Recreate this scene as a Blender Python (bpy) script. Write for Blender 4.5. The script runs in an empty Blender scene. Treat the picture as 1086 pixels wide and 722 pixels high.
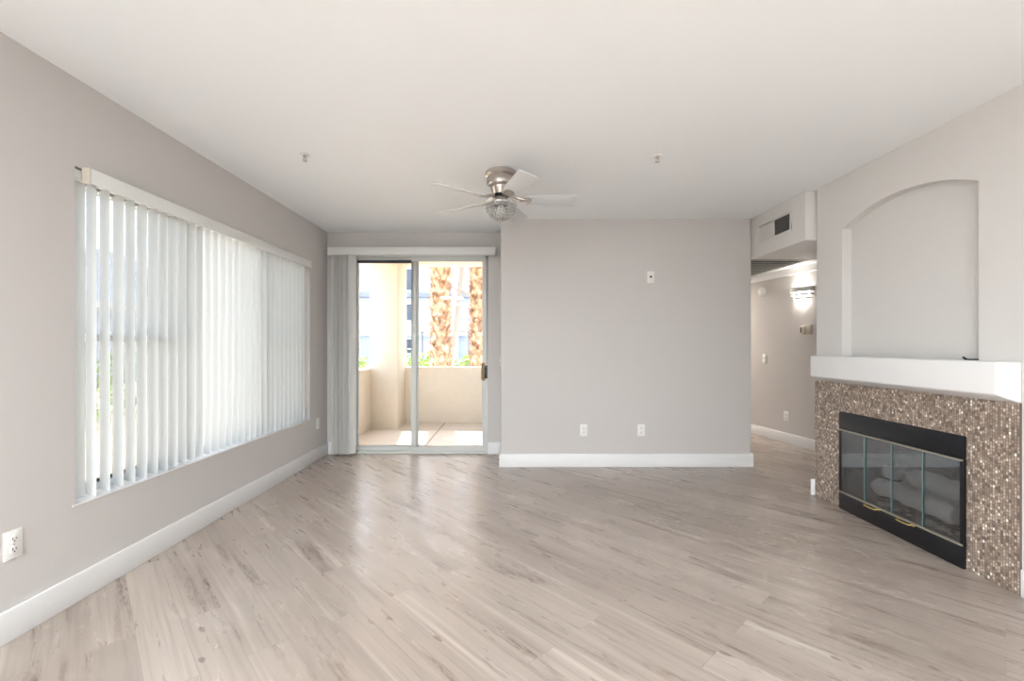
import bpy, bmesh, math, random
from mathutils import Vector, Matrix

random.seed(7)
sc = bpy.context.scene
COL = sc.collection
R = math.radians

# ------------------------------------------------------------------ camera
cam_d = bpy.data.cameras.new('camera')
cam_d.sensor_width = 36.0
cam_d.lens = 16.14
cam_d.shift_y = 0.00506
cam_d.clip_start = 0.05
cam_d.clip_end = 500
cam = bpy.data.objects.new('camera', cam_d)
COL.objects.link(cam)
cam.location = (0, 0, 1.193)
cam.rotation_euler = (R(90), 0, 0)
sc.camera = cam

# ------------------------------------------------------------------ view, world, sun, lamps
sc.view_settings.view_transform = 'Standard'
sc.view_settings.look = 'None'
sc.view_settings.gamma = 1.0
sc.view_settings.use_curve_mapping = False
sc.view_settings.exposure = 1.32

SUN_DIR = Vector((0.16, -1.0, -1.17)).normalized()
SKY_STRENGTH = 0.46
SUN_ENERGY = 5.5
FILL_LAMP_POWER = 50.0  # each fill light added behind the viewer
SCONCE_POWER = 1.0

w = bpy.data.worlds.new('sky_world')
sc.world = w
w.use_nodes = True
nt = w.node_tree
nt.nodes.clear()
sky = nt.nodes.new('ShaderNodeTexSky')
sky.sky_type = 'NISHITA'
sky.sun_disc = False
sky.sun_elevation = R(49)
sky.sun_rotation = R(0)
sky.air_density = 1.0
sky.dust_density = 2.5
sky.ozone_density = 1.0
hs = nt.nodes.new('ShaderNodeHueSaturation')
hs.inputs['Saturation'].default_value = 0.55
bg = nt.nodes.new('ShaderNodeBackground')
bg.inputs['Strength'].default_value = SKY_STRENGTH
wo = nt.nodes.new('ShaderNodeOutputWorld')
nt.links.new(sky.outputs[0], hs.inputs['Color'])
nt.links.new(hs.outputs[0], bg.inputs['Color'])
nt.links.new(bg.outputs[0], wo.inputs['Surface'])

sd = bpy.data.lights.new('sun', 'SUN')
sd.energy = SUN_ENERGY
sd.angle = R(0.6)
sd.color = (1.0, 0.95, 0.88)
so = bpy.data.objects.new('sun', sd)
COL.objects.link(so)
so.rotation_euler = SUN_DIR.to_track_quat('-Z', 'Y').to_euler()
so.location = (0, 20, 25)


def portal(name, loc, rot, sx, sy):
    d = bpy.data.lights.new(name, 'AREA')
    d.shape = 'RECTANGLE'
    d.size, d.size_y = sx, sy
    d.cycles.is_portal = True
    o = bpy.data.objects.new(name, d)
    COL.objects.link(o)
    o.location = loc
    o.rotation_euler = rot
    return o


# ------------------------------------------------------------------ materials
def srgb(r, g, b):
    def f(c):
        c /= 255.0
        return c / 12.92 if c <= 0.04045 else ((c + 0.055) / 1.055) ** 2.4
    return (f(r), f(g), f(b), 1.0)


def newmat(name):
    m = bpy.data.materials.new(name)
    m.use_nodes = True
    nt = m.node_tree
    b = nt.nodes['Principled BSDF']
    return m, nt, b


def plain(name, col, rough=0.5, metal=0.0, spec=0.5, bump=0.0, bscale=60.0, var=0.0, vscale=4.0):
    m, nt, b = newmat(name)
    b.inputs['Base Color'].default_value = col
    b.inputs['Roughness'].default_value = rough
    b.inputs['Metallic'].default_value = metal
    b.inputs['Specular IOR Level'].default_value = spec
    tc = nt.nodes.new('ShaderNodeTexCoord')
    if bump > 0:
        n = nt.nodes.new('ShaderNodeTexNoise')
        n.inputs['Scale'].default_value = bscale
        n.inputs['Detail'].default_value = 3
        bp = nt.nodes.new('ShaderNodeBump')
        bp.inputs['Strength'].default_value = bump
        bp.inputs['Distance'].default_value = 0.01
        nt.links.new(tc.outputs['Object'], n.inputs['Vector'])
        nt.links.new(n.outputs['Fac'], bp.inputs['Height'])
        nt.links.new(bp.outputs['Normal'], b.inputs['Normal'])
    if var > 0:
        n2 = nt.nodes.new('ShaderNodeTexNoise')
        n2.inputs['Scale'].default_value = vscale
        n2.inputs['Detail'].default_value = 4
        mx = nt.nodes.new('ShaderNodeMix')
        mx.data_type = 'RGBA'
        mx.inputs['A'].default_value = tuple(c * (1 - var) for c in col[:3]) + (1,)
        mx.inputs['B'].default_value = tuple(min(1, c * (1 + var)) for c in col[:3]) + (1,)
        nt.links.new(tc.outputs['Object'], n2.inputs['Vector'])
        nt.links.new(n2.outputs['Fac'], mx.inputs['Factor'])
        nt.links.new(mx.outputs['Result'], b.inputs['Base Color'])
    return m


M = {}
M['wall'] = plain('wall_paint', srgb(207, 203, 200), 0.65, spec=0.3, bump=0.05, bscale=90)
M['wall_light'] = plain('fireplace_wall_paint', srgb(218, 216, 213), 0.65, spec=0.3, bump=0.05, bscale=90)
M['ceiling'] = plain('ceiling_paint', srgb(248, 250, 251), 0.7, spec=0.3, bump=0.04, bscale=70)
M['trim'] = plain('white_trim_paint', srgb(236, 236, 236), 0.4)
M['mantel'] = plain('white_mantel_plaster', srgb(234, 233, 232), 0.5, bump=0.04, bscale=40)
M['plastic'] = plain('white_plastic', srgb(238, 237, 233), 0.35)
M['valance'] = plain('valance_vinyl', srgb(226, 226, 223), 0.4)
M['beige_plastic'] = plain('beige_plastic', srgb(205, 196, 182), 0.4)
M['dark_slot'] = plain('dark_slot', srgb(40, 36, 34), 0.6)
M['grey_slot'] = plain('grey_vent_shadow', srgb(64, 66, 66), 0.6)  # dark grey of the cable jack and the strip over the door glass
M['grille_shadow'] = plain('grille_shadow_paint', srgb(150, 145, 138), 0.7)
M['louver_grey'] = plain('louver_grey_paint', srgb(120, 120, 118), 0.6)
M['nickel'] = plain('brushed_nickel', srgb(196, 188, 182), 0.28, metal=1.0)
M['chrome'] = plain('chrome', srgb(225, 225, 225), 0.12, metal=1.0)
M['blade'] = plain('white_fan_blade', srgb(212, 214, 214), 0.4)
M['alu'] = plain('silver_aluminium', srgb(214, 216, 212), 0.35)
M['vinyl'] = plain('white_window_vinyl', srgb(235, 236, 236), 0.35)
M['black'] = plain('black_enamel', srgb(17, 18, 22), 0.28, spec=0.5)
M['black_rubber'] = plain('black_rubber', srgb(14, 14, 15), 0.5)
M['brass'] = plain('brass', srgb(214, 190, 130), 0.25, metal=1.0)
M['champagne'] = plain('champagne_rail', srgb(190, 184, 168), 0.3, metal=0.8)
M['handle_wood'] = plain('beige_handle', srgb(176, 152, 120), 0.4)
M['log'] = plain('ceramic_log', srgb(244, 242, 238), 0.9, bump=0.8, bscale=30, var=0.25, vscale=18)
M['ash'] = plain('ember_ash', srgb(200, 196, 190), 0.95, bump=0.8, bscale=60, var=0.5, vscale=40)
M['stucco'] = plain('cream_stucco', srgb(232, 220, 202), 0.9, spec=0.15, bump=0.35, bscale=45, var=0.05, vscale=14)
M['patio_ceil'] = plain('patio_ceiling_paint', srgb(236, 226, 208), 0.9, spec=0.2, bump=0.2, bscale=45)
M['far_wall'] = plain('pale_facade', srgb(202, 212, 227), 0.9, spec=0.2, var=0.03, vscale=0.6)
M['far_band'] = plain('facade_ledge', srgb(232, 232, 232), 0.8, spec=0.2)
M['far_grey'] = plain('facade_grey_rail', srgb(150, 154, 162), 0.7, spec=0.2)
M['far_glass'] = plain('facade_window_glass', srgb(84, 92, 106), 0.2)
M['carport'] = plain('carport_cream', srgb(228, 218, 200), 0.8, spec=0.2)
M['ground'] = plain('gravel_ground', srgb(205, 190, 172), 0.95, spec=0.1, bump=0.4, bscale=20, var=0.12, vscale=6)
M['asphalt'] = plain('pale_asphalt', srgb(190, 190, 190), 0.9, spec=0.1)
M['leaf'] = plain('shrub_leaf', srgb(164, 192, 108), 0.6, spec=0.3, var=0.35, vscale=9)
M['stem'] = plain('shrub_stem', srgb(110, 92, 70), 0.9)
M['thin_trunk'] = plain('grey_trunk', srgb(150, 140, 132), 0.95, bump=0.5, bscale=25, var=0.2, vscale=12)
M['frond'] = plain('palm_frond', srgb(120, 146, 84), 0.6)


def mat_palm():
    m, nt, b = newmat('palm_bark')
    tc = nt.nodes.new('ShaderNodeTexCoord')
    n = nt.nodes.new('ShaderNodeTexNoise')
    n.inputs['Scale'].default_value = 9
    n.inputs['Detail'].default_value = 5
    cr = nt.nodes.new('ShaderNodeValToRGB')
    e = cr.color_ramp.elements
    e[0].position, e[0].color = 0.3, srgb(118, 92, 74)
    e[1].position, e[1].color = 0.7, srgb(232, 214, 192)
    k = e.new(0.5)
    k.color = srgb(186, 155, 130)
    nt.links.new(tc.outputs['Object'], n.inputs['Vector'])
    nt.links.new(n.outputs['Fac'], cr.inputs['Fac'])
    nt.links.new(cr.outputs['Color'], b.inputs['Base Color'])
    b.inputs['Roughness'].default_value = 0.95
    b.inputs['Specular IOR Level'].default_value = 0.1
    return m


M['palm'] = mat_palm()


def mat_glass(name, tint=(1, 1, 1, 1), gloss=0.5, base=0.03):
    m = bpy.data.materials.new(name)
    m.use_nodes = True
    nt = m.node_tree
    nt.nodes.clear()
    out = nt.nodes.new('ShaderNodeOutputMaterial')
    tr = nt.nodes.new('ShaderNodeBsdfTransparent')
    tr.inputs['Color'].default_value = tint
    gl = nt.nodes.new('ShaderNodeBsdfGlossy')
    gl.inputs['Roughness'].default_value = 0.0
    lw = nt.nodes.new('ShaderNodeFresnel')
    lw.inputs['IOR'].default_value = 1.45
    mt = nt.nodes.new('ShaderNodeMath')
    mt.operation = 'MULTIPLY'
    mt.inputs[1].default_value = gloss
    ad = nt.nodes.new('ShaderNodeMath')
    ad.operation = 'ADD'
    ad.use_clamp = True
    ad.inputs[1].default_value = base
    mx = nt.nodes.new('ShaderNodeMixShader')
    nt.links.new(lw.outputs[0], mt.inputs[0])
    nt.links.new(mt.outputs[0], ad.inputs[0])
    nt.links.new(ad.outputs[0], mx.inputs[0])
    nt.links.new(tr.outputs[0], mx.inputs[1])
    nt.links.new(gl.outputs[0], mx.inputs[2])
    nt.links.new(mx.outputs[0], out.inputs[0])
    return m


M['glass'] = mat_glass('clear_glass', (0.97, 0.98, 0.98, 1), 0.6, 0.0)
M['fire_glass'] = mat_glass('smoked_fire_glass', (0.955, 0.97, 0.98, 1), 0.8, 0.0)


def mat_screen():
    m = bpy.data.materials.new('insect_screen')
    m.use_nodes = True
    nt = m.node_tree
    nt.nodes.clear()
    out = nt.nodes.new('ShaderNodeOutputMaterial')
    tr = nt.nodes.new('ShaderNodeBsdfTransparent')
    df = nt.nodes.new('ShaderNodeBsdfDiffuse')
    df.inputs['Color'].default_value = (0.12, 0.13, 0.15, 1)
    mx = nt.nodes.new('ShaderNodeMixShader')
    mx.inputs[0].default_value = 0.45
    nt.links.new(tr.outputs[0], mx.inputs[1])
    nt.links.new(df.outputs[0], mx.inputs[2])
    nt.links.new(mx.outputs[0], out.inputs[0])
    return m


M['screen'] = mat_screen()


def mat_vane(name, col, trans=0.35):
    m = bpy.data.materials.new(name)
    m.use_nodes = True
    nt = m.node_tree
    nt.nodes.clear()
    out = nt.nodes.new('ShaderNodeOutputMaterial')
    d = nt.nodes.new('ShaderNodeBsdfPrincipled')
    d.inputs['Base Color'].default_value = col
    d.inputs['Roughness'].default_value = 0.45
    t = nt.nodes.new('ShaderNodeBsdfTranslucent')
    t.inputs['Color'].default_value = col
    mx = nt.nodes.new('ShaderNodeMixShader')
    mx.inputs[0].default_value = trans
    nt.links.new(d.outputs[0], mx.inputs[1])
    nt.links.new(t.outputs[0], mx.inputs[2])
    nt.links.new(mx.outputs[0], out.inputs[0])
    return m


M['vane'] = mat_vane('white_vinyl_vane', srgb(238, 240, 239), 0.40)
M['vane_door'] = mat_vane('door_vinyl_vane', srgb(232, 231, 228), 0.25)


def mat_emit(name, col, s):
    m = bpy.data.materials.new(name)
    m.use_nodes = True
    nt = m.node_tree
    b = nt.nodes['Principled BSDF']
    b.inputs['Base Color'].default_value = col
    b.inputs['Emission Color'].default_value = col
    b.inputs['Emission Strength'].default_value = s
    return m


M['lamp_glass'] = mat_emit('lit_frosted_glass', (1, 0.97, 0.93, 1), 2.5)
M['lamp_diffuser'] = mat_emit('lit_diffuser', (1, 0.97, 0.93, 1), 2.0)  # glow of the added fill lights


def mat_crystal():
    m = bpy.data.materials.new('crystal_beads')
    m.use_nodes = True
    nt = m.node_tree
    nt.nodes.clear()
    out = nt.nodes.new('ShaderNodeOutputMaterial')
    tr = nt.nodes.new('ShaderNodeBsdfTransparent')
    tr.inputs['Color'].default_value = (0.93, 0.94, 0.94, 1)
    gl = nt.nodes.new('ShaderNodeBsdfGlossy')
    gl.inputs['Roughness'].default_value = 0.05
    mx = nt.nodes.new('ShaderNodeMixShader')
    mx.inputs[0].default_value = 0.40
    nt.links.new(tr.outputs[0], mx.inputs[1])
    nt.links.new(gl.outputs[0], mx.inputs[2])
    nt.links.new(mx.outputs[0], out.inputs[0])
    return m


M['crystal'] = mat_crystal()


def mat_floor():
    m, nt, b = newmat('washed_oak_planks')
    L = nt.links
    tc = nt.nodes.new('ShaderNodeTexCoord')
    mp = nt.nodes.new('ShaderNodeMapping')
    mp.inputs['Rotation'].default_value = (0, 0, -math.atan2(1.0, -0.93))   # x axis runs along the planks
    L.new(tc.outputs['Object'], mp.inputs['Vector'])
    br = nt.nodes.new('ShaderNodeTexBrick')
    br.offset = 0.37
    br.offset_frequency = 2
    br.inputs['Scale'].default_value = 1.0
    br.inputs['Brick Width'].default_value = 1.22
    br.inputs['Row Height'].default_value = 0.152
    br.inputs['Mortar Size'].default_value = 0.0012
    br.inputs['Mortar Smooth'].default_value = 0.2
    br.inputs['Bias'].default_value = 0.0
    br.inputs['Color1'].default_value = (0, 0, 0, 1)
    br.inputs['Color2'].default_value = (1, 1, 1, 1)
    br.inputs['Mortar'].default_value = (0.5, 0.5, 0.5, 1)
    L.new(mp.outputs[0], br.inputs['Vector'])
    # shift the grain from plank to plank
    sep = nt.nodes.new('ShaderNodeSeparateXYZ')
    L.new(mp.outputs[0], sep.inputs[0])
    rnd = nt.nodes.new('ShaderNodeMath'); rnd.operation = 'MULTIPLY'; rnd.inputs[1].default_value = 37.0
    L.new(br.outputs['Color'], rnd.inputs[0])
    comb = nt.nodes.new('ShaderNodeCombineXYZ')
    L.new(sep.outputs['X'], comb.inputs['X'])
    L.new(sep.outputs['Y'], comb.inputs['Y'])
    L.new(rnd.outputs[0], comb.inputs['Z'])

    def noise(sx, sy, detail=4, scale=1.0, dist=0.0):
        q = nt.nodes.new('ShaderNodeMapping')
        q.inputs['Scale'].default_value = (sx, sy, 1)
        n = nt.nodes.new('ShaderNodeTexNoise')
        n.inputs['Scale'].default_value = scale
        n.inputs['Detail'].default_value = detail
        n.inputs['Distortion'].default_value = dist
        L.new(comb.outputs[0], q.inputs['Vector'])
        L.new(q.outputs[0], n.inputs['Vector'])
        return n.outputs['Fac']

    def ramp(fac, pts):
        cr = nt.nodes.new('ShaderNodeValToRGB')
        e = cr.color_ramp.elements
        e[0].position, e[0].color = pts[0]
        e[1].position, e[1].color = pts[-1]
        for p in pts[1:-1]:
            k = e.new(p[0]); k.color = p[1]
        L.new(fac, cr.inputs['Fac'])
        return cr.outputs['Color']

    def mix(kind, fac, a, c):
        mx = nt.nodes.new('ShaderNodeMix')
        mx.data_type = 'RGBA'
        mx.blend_type = kind
        if isinstance(fac, float):
            mx.inputs['Factor'].default_value = fac
        else:
            L.new(fac, mx.inputs['Factor'])
        L.new(a, mx.inputs['A'])
        if isinstance(c, tuple):
            mx.inputs['B'].default_value = c
        else:
            L.new(c, mx.inputs['B'])
        return mx.outputs['Result']

    base = ramp(br.outputs['Color'], [(0.0, srgb(161, 148, 138)), (0.4, srgb(166, 153, 143)), (0.75, srgb(170, 157, 147)), (1.0, srgb(177, 165, 155))])
    grain = ramp(noise(1.5, 62, 8, 1.0, 0.5), [(0.28, (0.80, 0.78, 0.77, 1)), (0.5, (1, 1, 1, 1)), (0.75, (1.10, 1.10, 1.10, 1))])
    c = mix('MULTIPLY', 0.9, base, grain)
    broad = ramp(noise(0.7, 8, 4, 1.0, 0.5), [(0.3, (0.88, 0.87, 0.86, 1)), (0.7, (1.08, 1.08, 1.08, 1))])
    c = mix('MULTIPLY', 0.9, c, broad)
    pale = ramp(noise(0.6, 22, 3, 1.0, 0.3), [(0.60, (0, 0, 0, 1)), (0.70, (0.45, 0.45, 0.45, 1))])
    c = mix('MIX', pale, c, srgb(206, 195, 183))
    # darker cathedral patches made of fine flecks
    patch = ramp(noise(1.5, 13, 3, 1.0, 0.3), [(0.57, (0, 0, 0, 1)), (0.69, (1, 1, 1, 1))])
    fleck = ramp(noise(20, 120, 4, 1.0, 0.8), [(0.38, (0.15, 0.15, 0.15, 1)), (0.62, (1, 1, 1, 1))])
    pf = mix('MULTIPLY', 1.0, patch, fleck)
    pm = nt.nodes.new('ShaderNodeMath'); pm.operation = 'MULTIPLY'; pm.inputs[1].default_value = 0.95
    L.new(pf, pm.inputs[0])
    c = mix('MIX', pm.outputs[0], c, srgb(112, 95, 83))
    # knots
    knot = ramp(noise(7, 15, 1, 1.0, 0.0), [(0.735, (0, 0, 0, 1)), (0.77, (1, 1, 1, 1))])
    km = nt.nodes.new('ShaderNodeMath'); km.operation = 'MULTIPLY'; km.inputs[1].default_value = 0.6
    L.new(knot, km.inputs[0])
    c = mix('MIX', km.outputs[0], c, srgb(90, 72, 60))
    sm = nt.nodes.new('ShaderNodeMath'); sm.operation = 'MULTIPLY'; sm.inputs[1].default_value = 0.35
    L.new(br.outputs['Fac'], sm.inputs[0])
    c = mix('MIX', sm.outputs[0], c, srgb(120, 104, 92))
    L.new(c, b.inputs['Base Color'])
    rr = ramp(noise(3, 20, 3), [(0.3, (0.25, 0.25, 0.25, 1)), (0.7, (0.37, 0.37, 0.37, 1))])
    L.new(rr, b.inputs['Roughness'])
    b.inputs['Specular IOR Level'].default_value = 0.95
    bp = nt.nodes.new('ShaderNodeBump')
    bp.inputs['Strength'].default_value = 0.08
    bp.inputs['Distance'].default_value = 0.004
    L.new(noise(3, 40, 3), bp.inputs['Height'])
    L.new(bp.outputs[0], b.inputs['Normal'])
    return m


M['floor'] = mat_floor()


def mat_mosaic():
    m, nt, b = newmat('bronze_glass_mosaic')
    L = nt.links
    tc = nt.nodes.new('ShaderNodeTexCoord')
    sep = nt.nodes.new('ShaderNodeSeparateXYZ')
    comb = nt.nodes.new('ShaderNodeCombineXYZ')
    L.new(tc.outputs['Object'], sep.inputs[0])
    L.new(sep.outputs['Z'], comb.inputs['X'])
    L.new(sep.outputs['Y'], comb.inputs['Y'])

    def brick(w, h, mort):
        br = nt.nodes.new('ShaderNodeTexBrick')
        br.offset = 0.37
        br.offset_frequency = 3
        br.inputs['Scale'].default_value = 1.0
        br.inputs['Brick Width'].default_value = w
        br.inputs['Row Height'].default_value = h
        br.inputs['Mortar Size'].default_value = mort
        br.inputs['Mortar Smooth'].default_value = 0.1
        br.inputs['Color1'].default_value = (0, 0, 0, 1)
        br.inputs['Color2'].default_value = (1, 1, 1, 1)
        br.inputs['Mortar'].default_value = (0, 0, 0, 1)
        L.new(comb.outputs[0], br.inputs['Vector'])
        return br
    br = brick(0.0165, 0.0125, 0.0012)
    cr = nt.nodes.new('ShaderNodeValToRGB')
    cr.color_ramp.interpolation = 'CONSTANT'
    e = cr.color_ramp.elements
    pts = [(0.0, srgb(120, 104, 92)), (0.14, srgb(166, 147, 130)), (0.3, srgb(142, 124, 110)), (0.46, srgb(186, 167, 150)),
           (0.6, srgb(156, 138, 123)), (0.78, srgb(200, 182, 165)), (0.93, srgb(226, 212, 196)), (0.968, srgb(255, 248, 234))]  # last step paints the sparkle of single tiles into the colour
    e[0].position, e[0].color = pts[0]
    e[1].position, e[1].color = pts[-1]
    for p in pts[1:-1]:
        k = e.new(p[0]); k.color = p[1]
    L.new(br.outputs['Color'], cr.inputs['Fac'])
    mx = nt.nodes.new('ShaderNodeMix')
    mx.data_type = 'RGBA'
    L.new(br.outputs['Fac'], mx.inputs['Factor'])
    L.new(cr.outputs['Color'], mx.inputs['A'])
    mx.inputs['B'].default_value = srgb(112, 98, 90)
    L.new(mx.outputs['Result'], b.inputs['Base Color'])
    b.inputs['Roughness'].default_value = 0.3
    b.inputs['Metallic'].default_value = 0.0
    bp = nt.nodes.new('ShaderNodeBump')
    bp.inputs['Strength'].default_value = 0.5
    bp.inputs['Distance'].default_value = 0.002
    bp.invert = True
    L.new(br.outputs['Fac'], bp.inputs['Height'])
    L.new(bp.outputs[0], b.inputs['Normal'])
    return m


M['mosaic'] = mat_mosaic()


def mat_slab():
    m, nt, b = newmat('patio_concrete')
    L = nt.links
    tc = nt.nodes.new('ShaderNodeTexCoord')
    br = nt.nodes.new('ShaderNodeTexBrick')
    br.offset = 0.0
    br.inputs['Scale'].default_value = 1.0
    br.inputs['Brick Width'].default_value = 1.05
    br.inputs['Row Height'].default_value = 1.1
    br.inputs['Mortar Size'].default_value = 0.012
    br.inputs['Color1'].default_value = srgb(204, 195, 186)
    br.inputs['Color2'].default_value = srgb(210, 201, 192)
    br.inputs['Mortar'].default_value = srgb(150, 134, 120)
    L.new(tc.outputs['Object'], br.inputs['Vector'])
    L.new(br.outputs['Color'], b.inputs['Base Color'])
    b.inputs['Roughness'].default_value = 0.85
    return m


M['slab'] = mat_slab()


def mat_firebrick():
    m, nt, b = newmat('dark_fire_brick')
    L = nt.links
    tc = nt.nodes.new('ShaderNodeTexCoord')
    sep = nt.nodes.new('ShaderNodeSeparateXYZ')
    comb = nt.nodes.new('ShaderNodeCombineXYZ')
    ad = nt.nodes.new('ShaderNodeMath'); ad.operation = 'ADD'
    L.new(tc.outputs['Object'], sep.inputs[0])
    L.new(sep.outputs['X'], ad.inputs[0])
    L.new(sep.outputs['Y'], ad.inputs[1])
    L.new(ad.outputs[0], comb.inputs['X'])
    L.new(sep.outputs['Z'], comb.inputs['Y'])
    br = nt.nodes.new('ShaderNodeTexBrick')
    br.inputs['Scale'].default_value = 1.0
    br.inputs['Brick Width'].default_value = 0.2
    br.inputs['Row Height'].default_value = 0.075
    br.inputs['Mortar Size'].default_value = 0.004
    br.inputs['Color1'].default_value = srgb(112, 115, 120)
    br.inputs['Color2'].default_value = srgb(122, 125, 129)
    br.inputs['Mortar'].default_value = srgb(90, 92, 96)
    L.new(comb.outputs[0], br.inputs['Vector'])
    L.new(br.outputs['Color'], b.inputs['Base Color'])
    b.inputs['Roughness'].default_value = 0.9
    return m


M['firebrick'] = mat_firebrick()


# ------------------------------------------------------------------ mesh helpers
class MB:
    def __init__(self):
        self.v, self.f = [], []

    def add(self, vs, fs):
        k = len(self.v)
        self.v += [tuple(p) for p in vs]
        self.f += [tuple(i + k for i in f) for f in fs]
        return self

    def box(self, x0, x1, y0, y1, z0, z1, mx=None):
        vs = [Vector(p) for p in ((x0, y0, z0), (x1, y0, z0), (x1, y1, z0), (x0, y1, z0), (x0, y0, z1), (x1, y0, z1), (x1, y1, z1), (x0, y1, z1))]
        if mx is not None:
            vs = [mx @ p for p in vs]
        return self.add(vs, [(0, 3, 2, 1), (4, 5, 6, 7), (0, 1, 5, 4), (1, 2, 6, 5), (2, 3, 7, 6), (3, 0, 4, 7)])

    def quad(self, a, b, c, d):
        return self.add([a, b, c, d], [(0, 1, 2, 3)])

    def prism(self, poly, d0, d1, mapf):
        """extrude 2-D polygon between two depths; mapf(u, v, d) -> point"""
        n = len(poly)
        vs = [mapf(u, v, d0) for u, v in poly] + [mapf(u, v, d1) for u, v in poly]
        fs = [tuple(range(n - 1, -1, -1)), tuple(range(n, 2 * n))]
        fs += [(i, (i + 1) % n, n + (i + 1) % n, n + i) for i in range(n)]
        return self.add(vs, fs)

    def lathe(self, prof, n=32, c=(0, 0, 0), mx=None, a0=0.0, a1=2 * math.pi):
        full = abs(a1 - a0 - 2 * math.pi) < 1e-6
        m = n if full else n + 1
        vs = []
        for r, z in prof:
            for i in range(m):
                a = a0 + (a1 - a0) * i / n
                p = Vector((c[0] + r * math.cos(a), c[1] + r * math.sin(a), c[2] + z))
                vs.append(mx @ p if mx is not None else p)
        fs = []
        for j in range(len(prof) - 1):
            for i in range(n):
                i2 = (i + 1) % m
                fs.append((j * m + i, j * m + i2, (j + 1) * m + i2, (j + 1) * m + i))
        return self.add(vs, fs)

    def tube(self, pts, rads, n=10, cap=True):
        pts = [Vector(p) for p in pts]
        if not isinstance(rads, (list, tuple)):
            rads = [rads] * len(pts)
        vs = []
        for i, p in enumerate(pts):
            t = (pts[min(i + 1, len(pts) - 1)] - pts[max(i - 1, 0)]).normalized()
            up = Vector((0, 0, 1)) if abs(t.z) < 0.95 else Vector((1, 0, 0))
            a = t.cross(up).normalized()
            b = t.cross(a).normalized()
            for k in range(n):
                q = 2 * math.pi * k / n
                vs.append(p + (a * math.cos(q) + b * math.sin(q)) * rads[i])
        fs = []
        for i in range(len(pts) - 1):
            for k in range(n):
                fs.append((i * n + k, i * n + (k + 1) % n, (i + 1) * n + (k + 1) % n, (i + 1) * n + k))
        if cap:
            fs.append(tuple(range(n - 1, -1, -1)))
            fs.append(tuple((len(pts) - 1) * n + k for k in range(n)))
        return self.add(vs, fs)

    def build(self, name, mat, parent=None, origin=None, bevel=0.0, smooth=False, seg=2, loc=None):
        o0 = Vector(origin) if origin is not None else Vector((0, 0, 0))
        me = bpy.data.meshes.new(name)
        me.from_pydata([tuple(Vector(p) - o0) for p in self.v], [], self.f)
        bm = bmesh.new()
        bm.from_mesh(me)
        bmesh.ops.remove_doubles(bm, verts=bm.verts, dist=1e-6)
        bmesh.ops.recalc_face_normals(bm, faces=bm.faces)
        if bevel > 0:
            es = [e for e in bm.edges if len(e.link_faces) == 2 and e.calc_face_angle(0) > R(30)]
            bmesh.ops.bevel(bm, geom=es, offset=bevel, offset_type='OFFSET', segments=seg, profile=0.5, affect='EDGES', clamp_overlap=True)
        bm.to_mesh(me)
        bm.free()
        if smooth or bevel > 0:
            for p in me.polygons:
                p.use_smooth = True
            try:
                me.set_sharp_from_angle(angle=R(35))
            except Exception:
                pass
        me.materials.append(M[mat] if isinstance(mat, str) else mat)
        o = bpy.data.objects.new(name, me)
        COL.objects.link(o)
        if parent is not None:
            o.parent = parent
        elif origin is not None:
            o.location = o0
        if loc is not None:
            o.location = loc
        return o


def tag(o, label=None, cat=None, group=None, kind=None):
    if label:
        o['label'] = label
    if cat:
        o['category'] = cat
    if group:
        o['group'] = group
    if kind:
        o['kind'] = kind
    return o


def thing(name, label, cat, loc=(0, 0, 0), rz=0.0, group=None, kind=None):
    o = bpy.data.objects.new(name, None)
    COL.objects.link(o)
    o.location = loc
    o.rotation_euler = (0, 0, rz)
    o.empty_display_size = 0.05
    return tag(o, label, cat, group, kind)


def copy_tree(o, parent=None):
    c = o.copy()
    COL.objects.link(c)
    if parent is not None:
        c.parent = parent
    for ch in list(o.children):
        copy_tree(ch, c)
    return c


def struct(mb, name, mat, label, cat, bevel=0.0, seg=2, smooth=False):
    o = mb.build(name, mat, bevel=bevel, seg=seg, smooth=smooth)
    return tag(o, label, cat, kind='structure')


# ------------------------------------------------------------------ dimensions
XL, XR = -2.033, 2.43           # left and right wall faces
YF, YP = 5.054, 4.518           # far wall with the door, projecting partition
YEND = 3.67                     # far end of the fireplace wall
H = 2.44
YB = -4.2                       # rear wall
XP0, XP1 = -0.111, 2.356        # partition extents
# left window opening
WY0, WY1, WZ0, WZ1 = 2.135, 4.61, 0.45, 2.03
# second opening in the left wall, added behind the viewer for fill daylight
RY0, RY1, RZ0, RZ1 = -3.0, -0.3, 0.12, 2.15
# sliding door opening
DX0, DX1, DZ1 = -1.80, -0.265, 2.20

# ------------------------------------------------------------------ room shell
b = MB().box(XL - 0.3, 3.9, YB - 0.2, YF + 0.12, -0.12, 0.0)
b.box(XP1, 3.9, YF + 0.12, 8.2, -0.12, 0.0)
struct(b, 'floor', 'floor', 'washed oak plank floor laid on the diagonal', 'floor')

b = MB().box(XL - 0.18, 3.9, YB - 0.2, YF + 0.16, H, H + 0.2)
struct(b, 'ceiling', 'ceiling', 'smooth white living room ceiling', 'ceiling')

T = 0.17
b = MB()
b.box(XL - T, XL, YB - 0.2, RY0, -0.1, H + 0.02)
b.box(XL - T, XL, RY1, WY0, -0.1, H + 0.02)
b.box(XL - T, XL, RY0, RY1, -0.1, RZ0)
b.box(XL - T, XL, RY0, RY1, RZ1, H + 0.02)
b.box(XL - T, XL, WY1, YF + 0.02, -0.1, H + 0.02)
b.box(XL - T, XL, WY0, WY1, -0.1, WZ0)
b.box(XL - T, XL, WY0, WY1, WZ1, H + 0.02)
struct(b, 'wall_left', 'wall', 'greige left wall around the wide window', 'wall')

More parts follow.
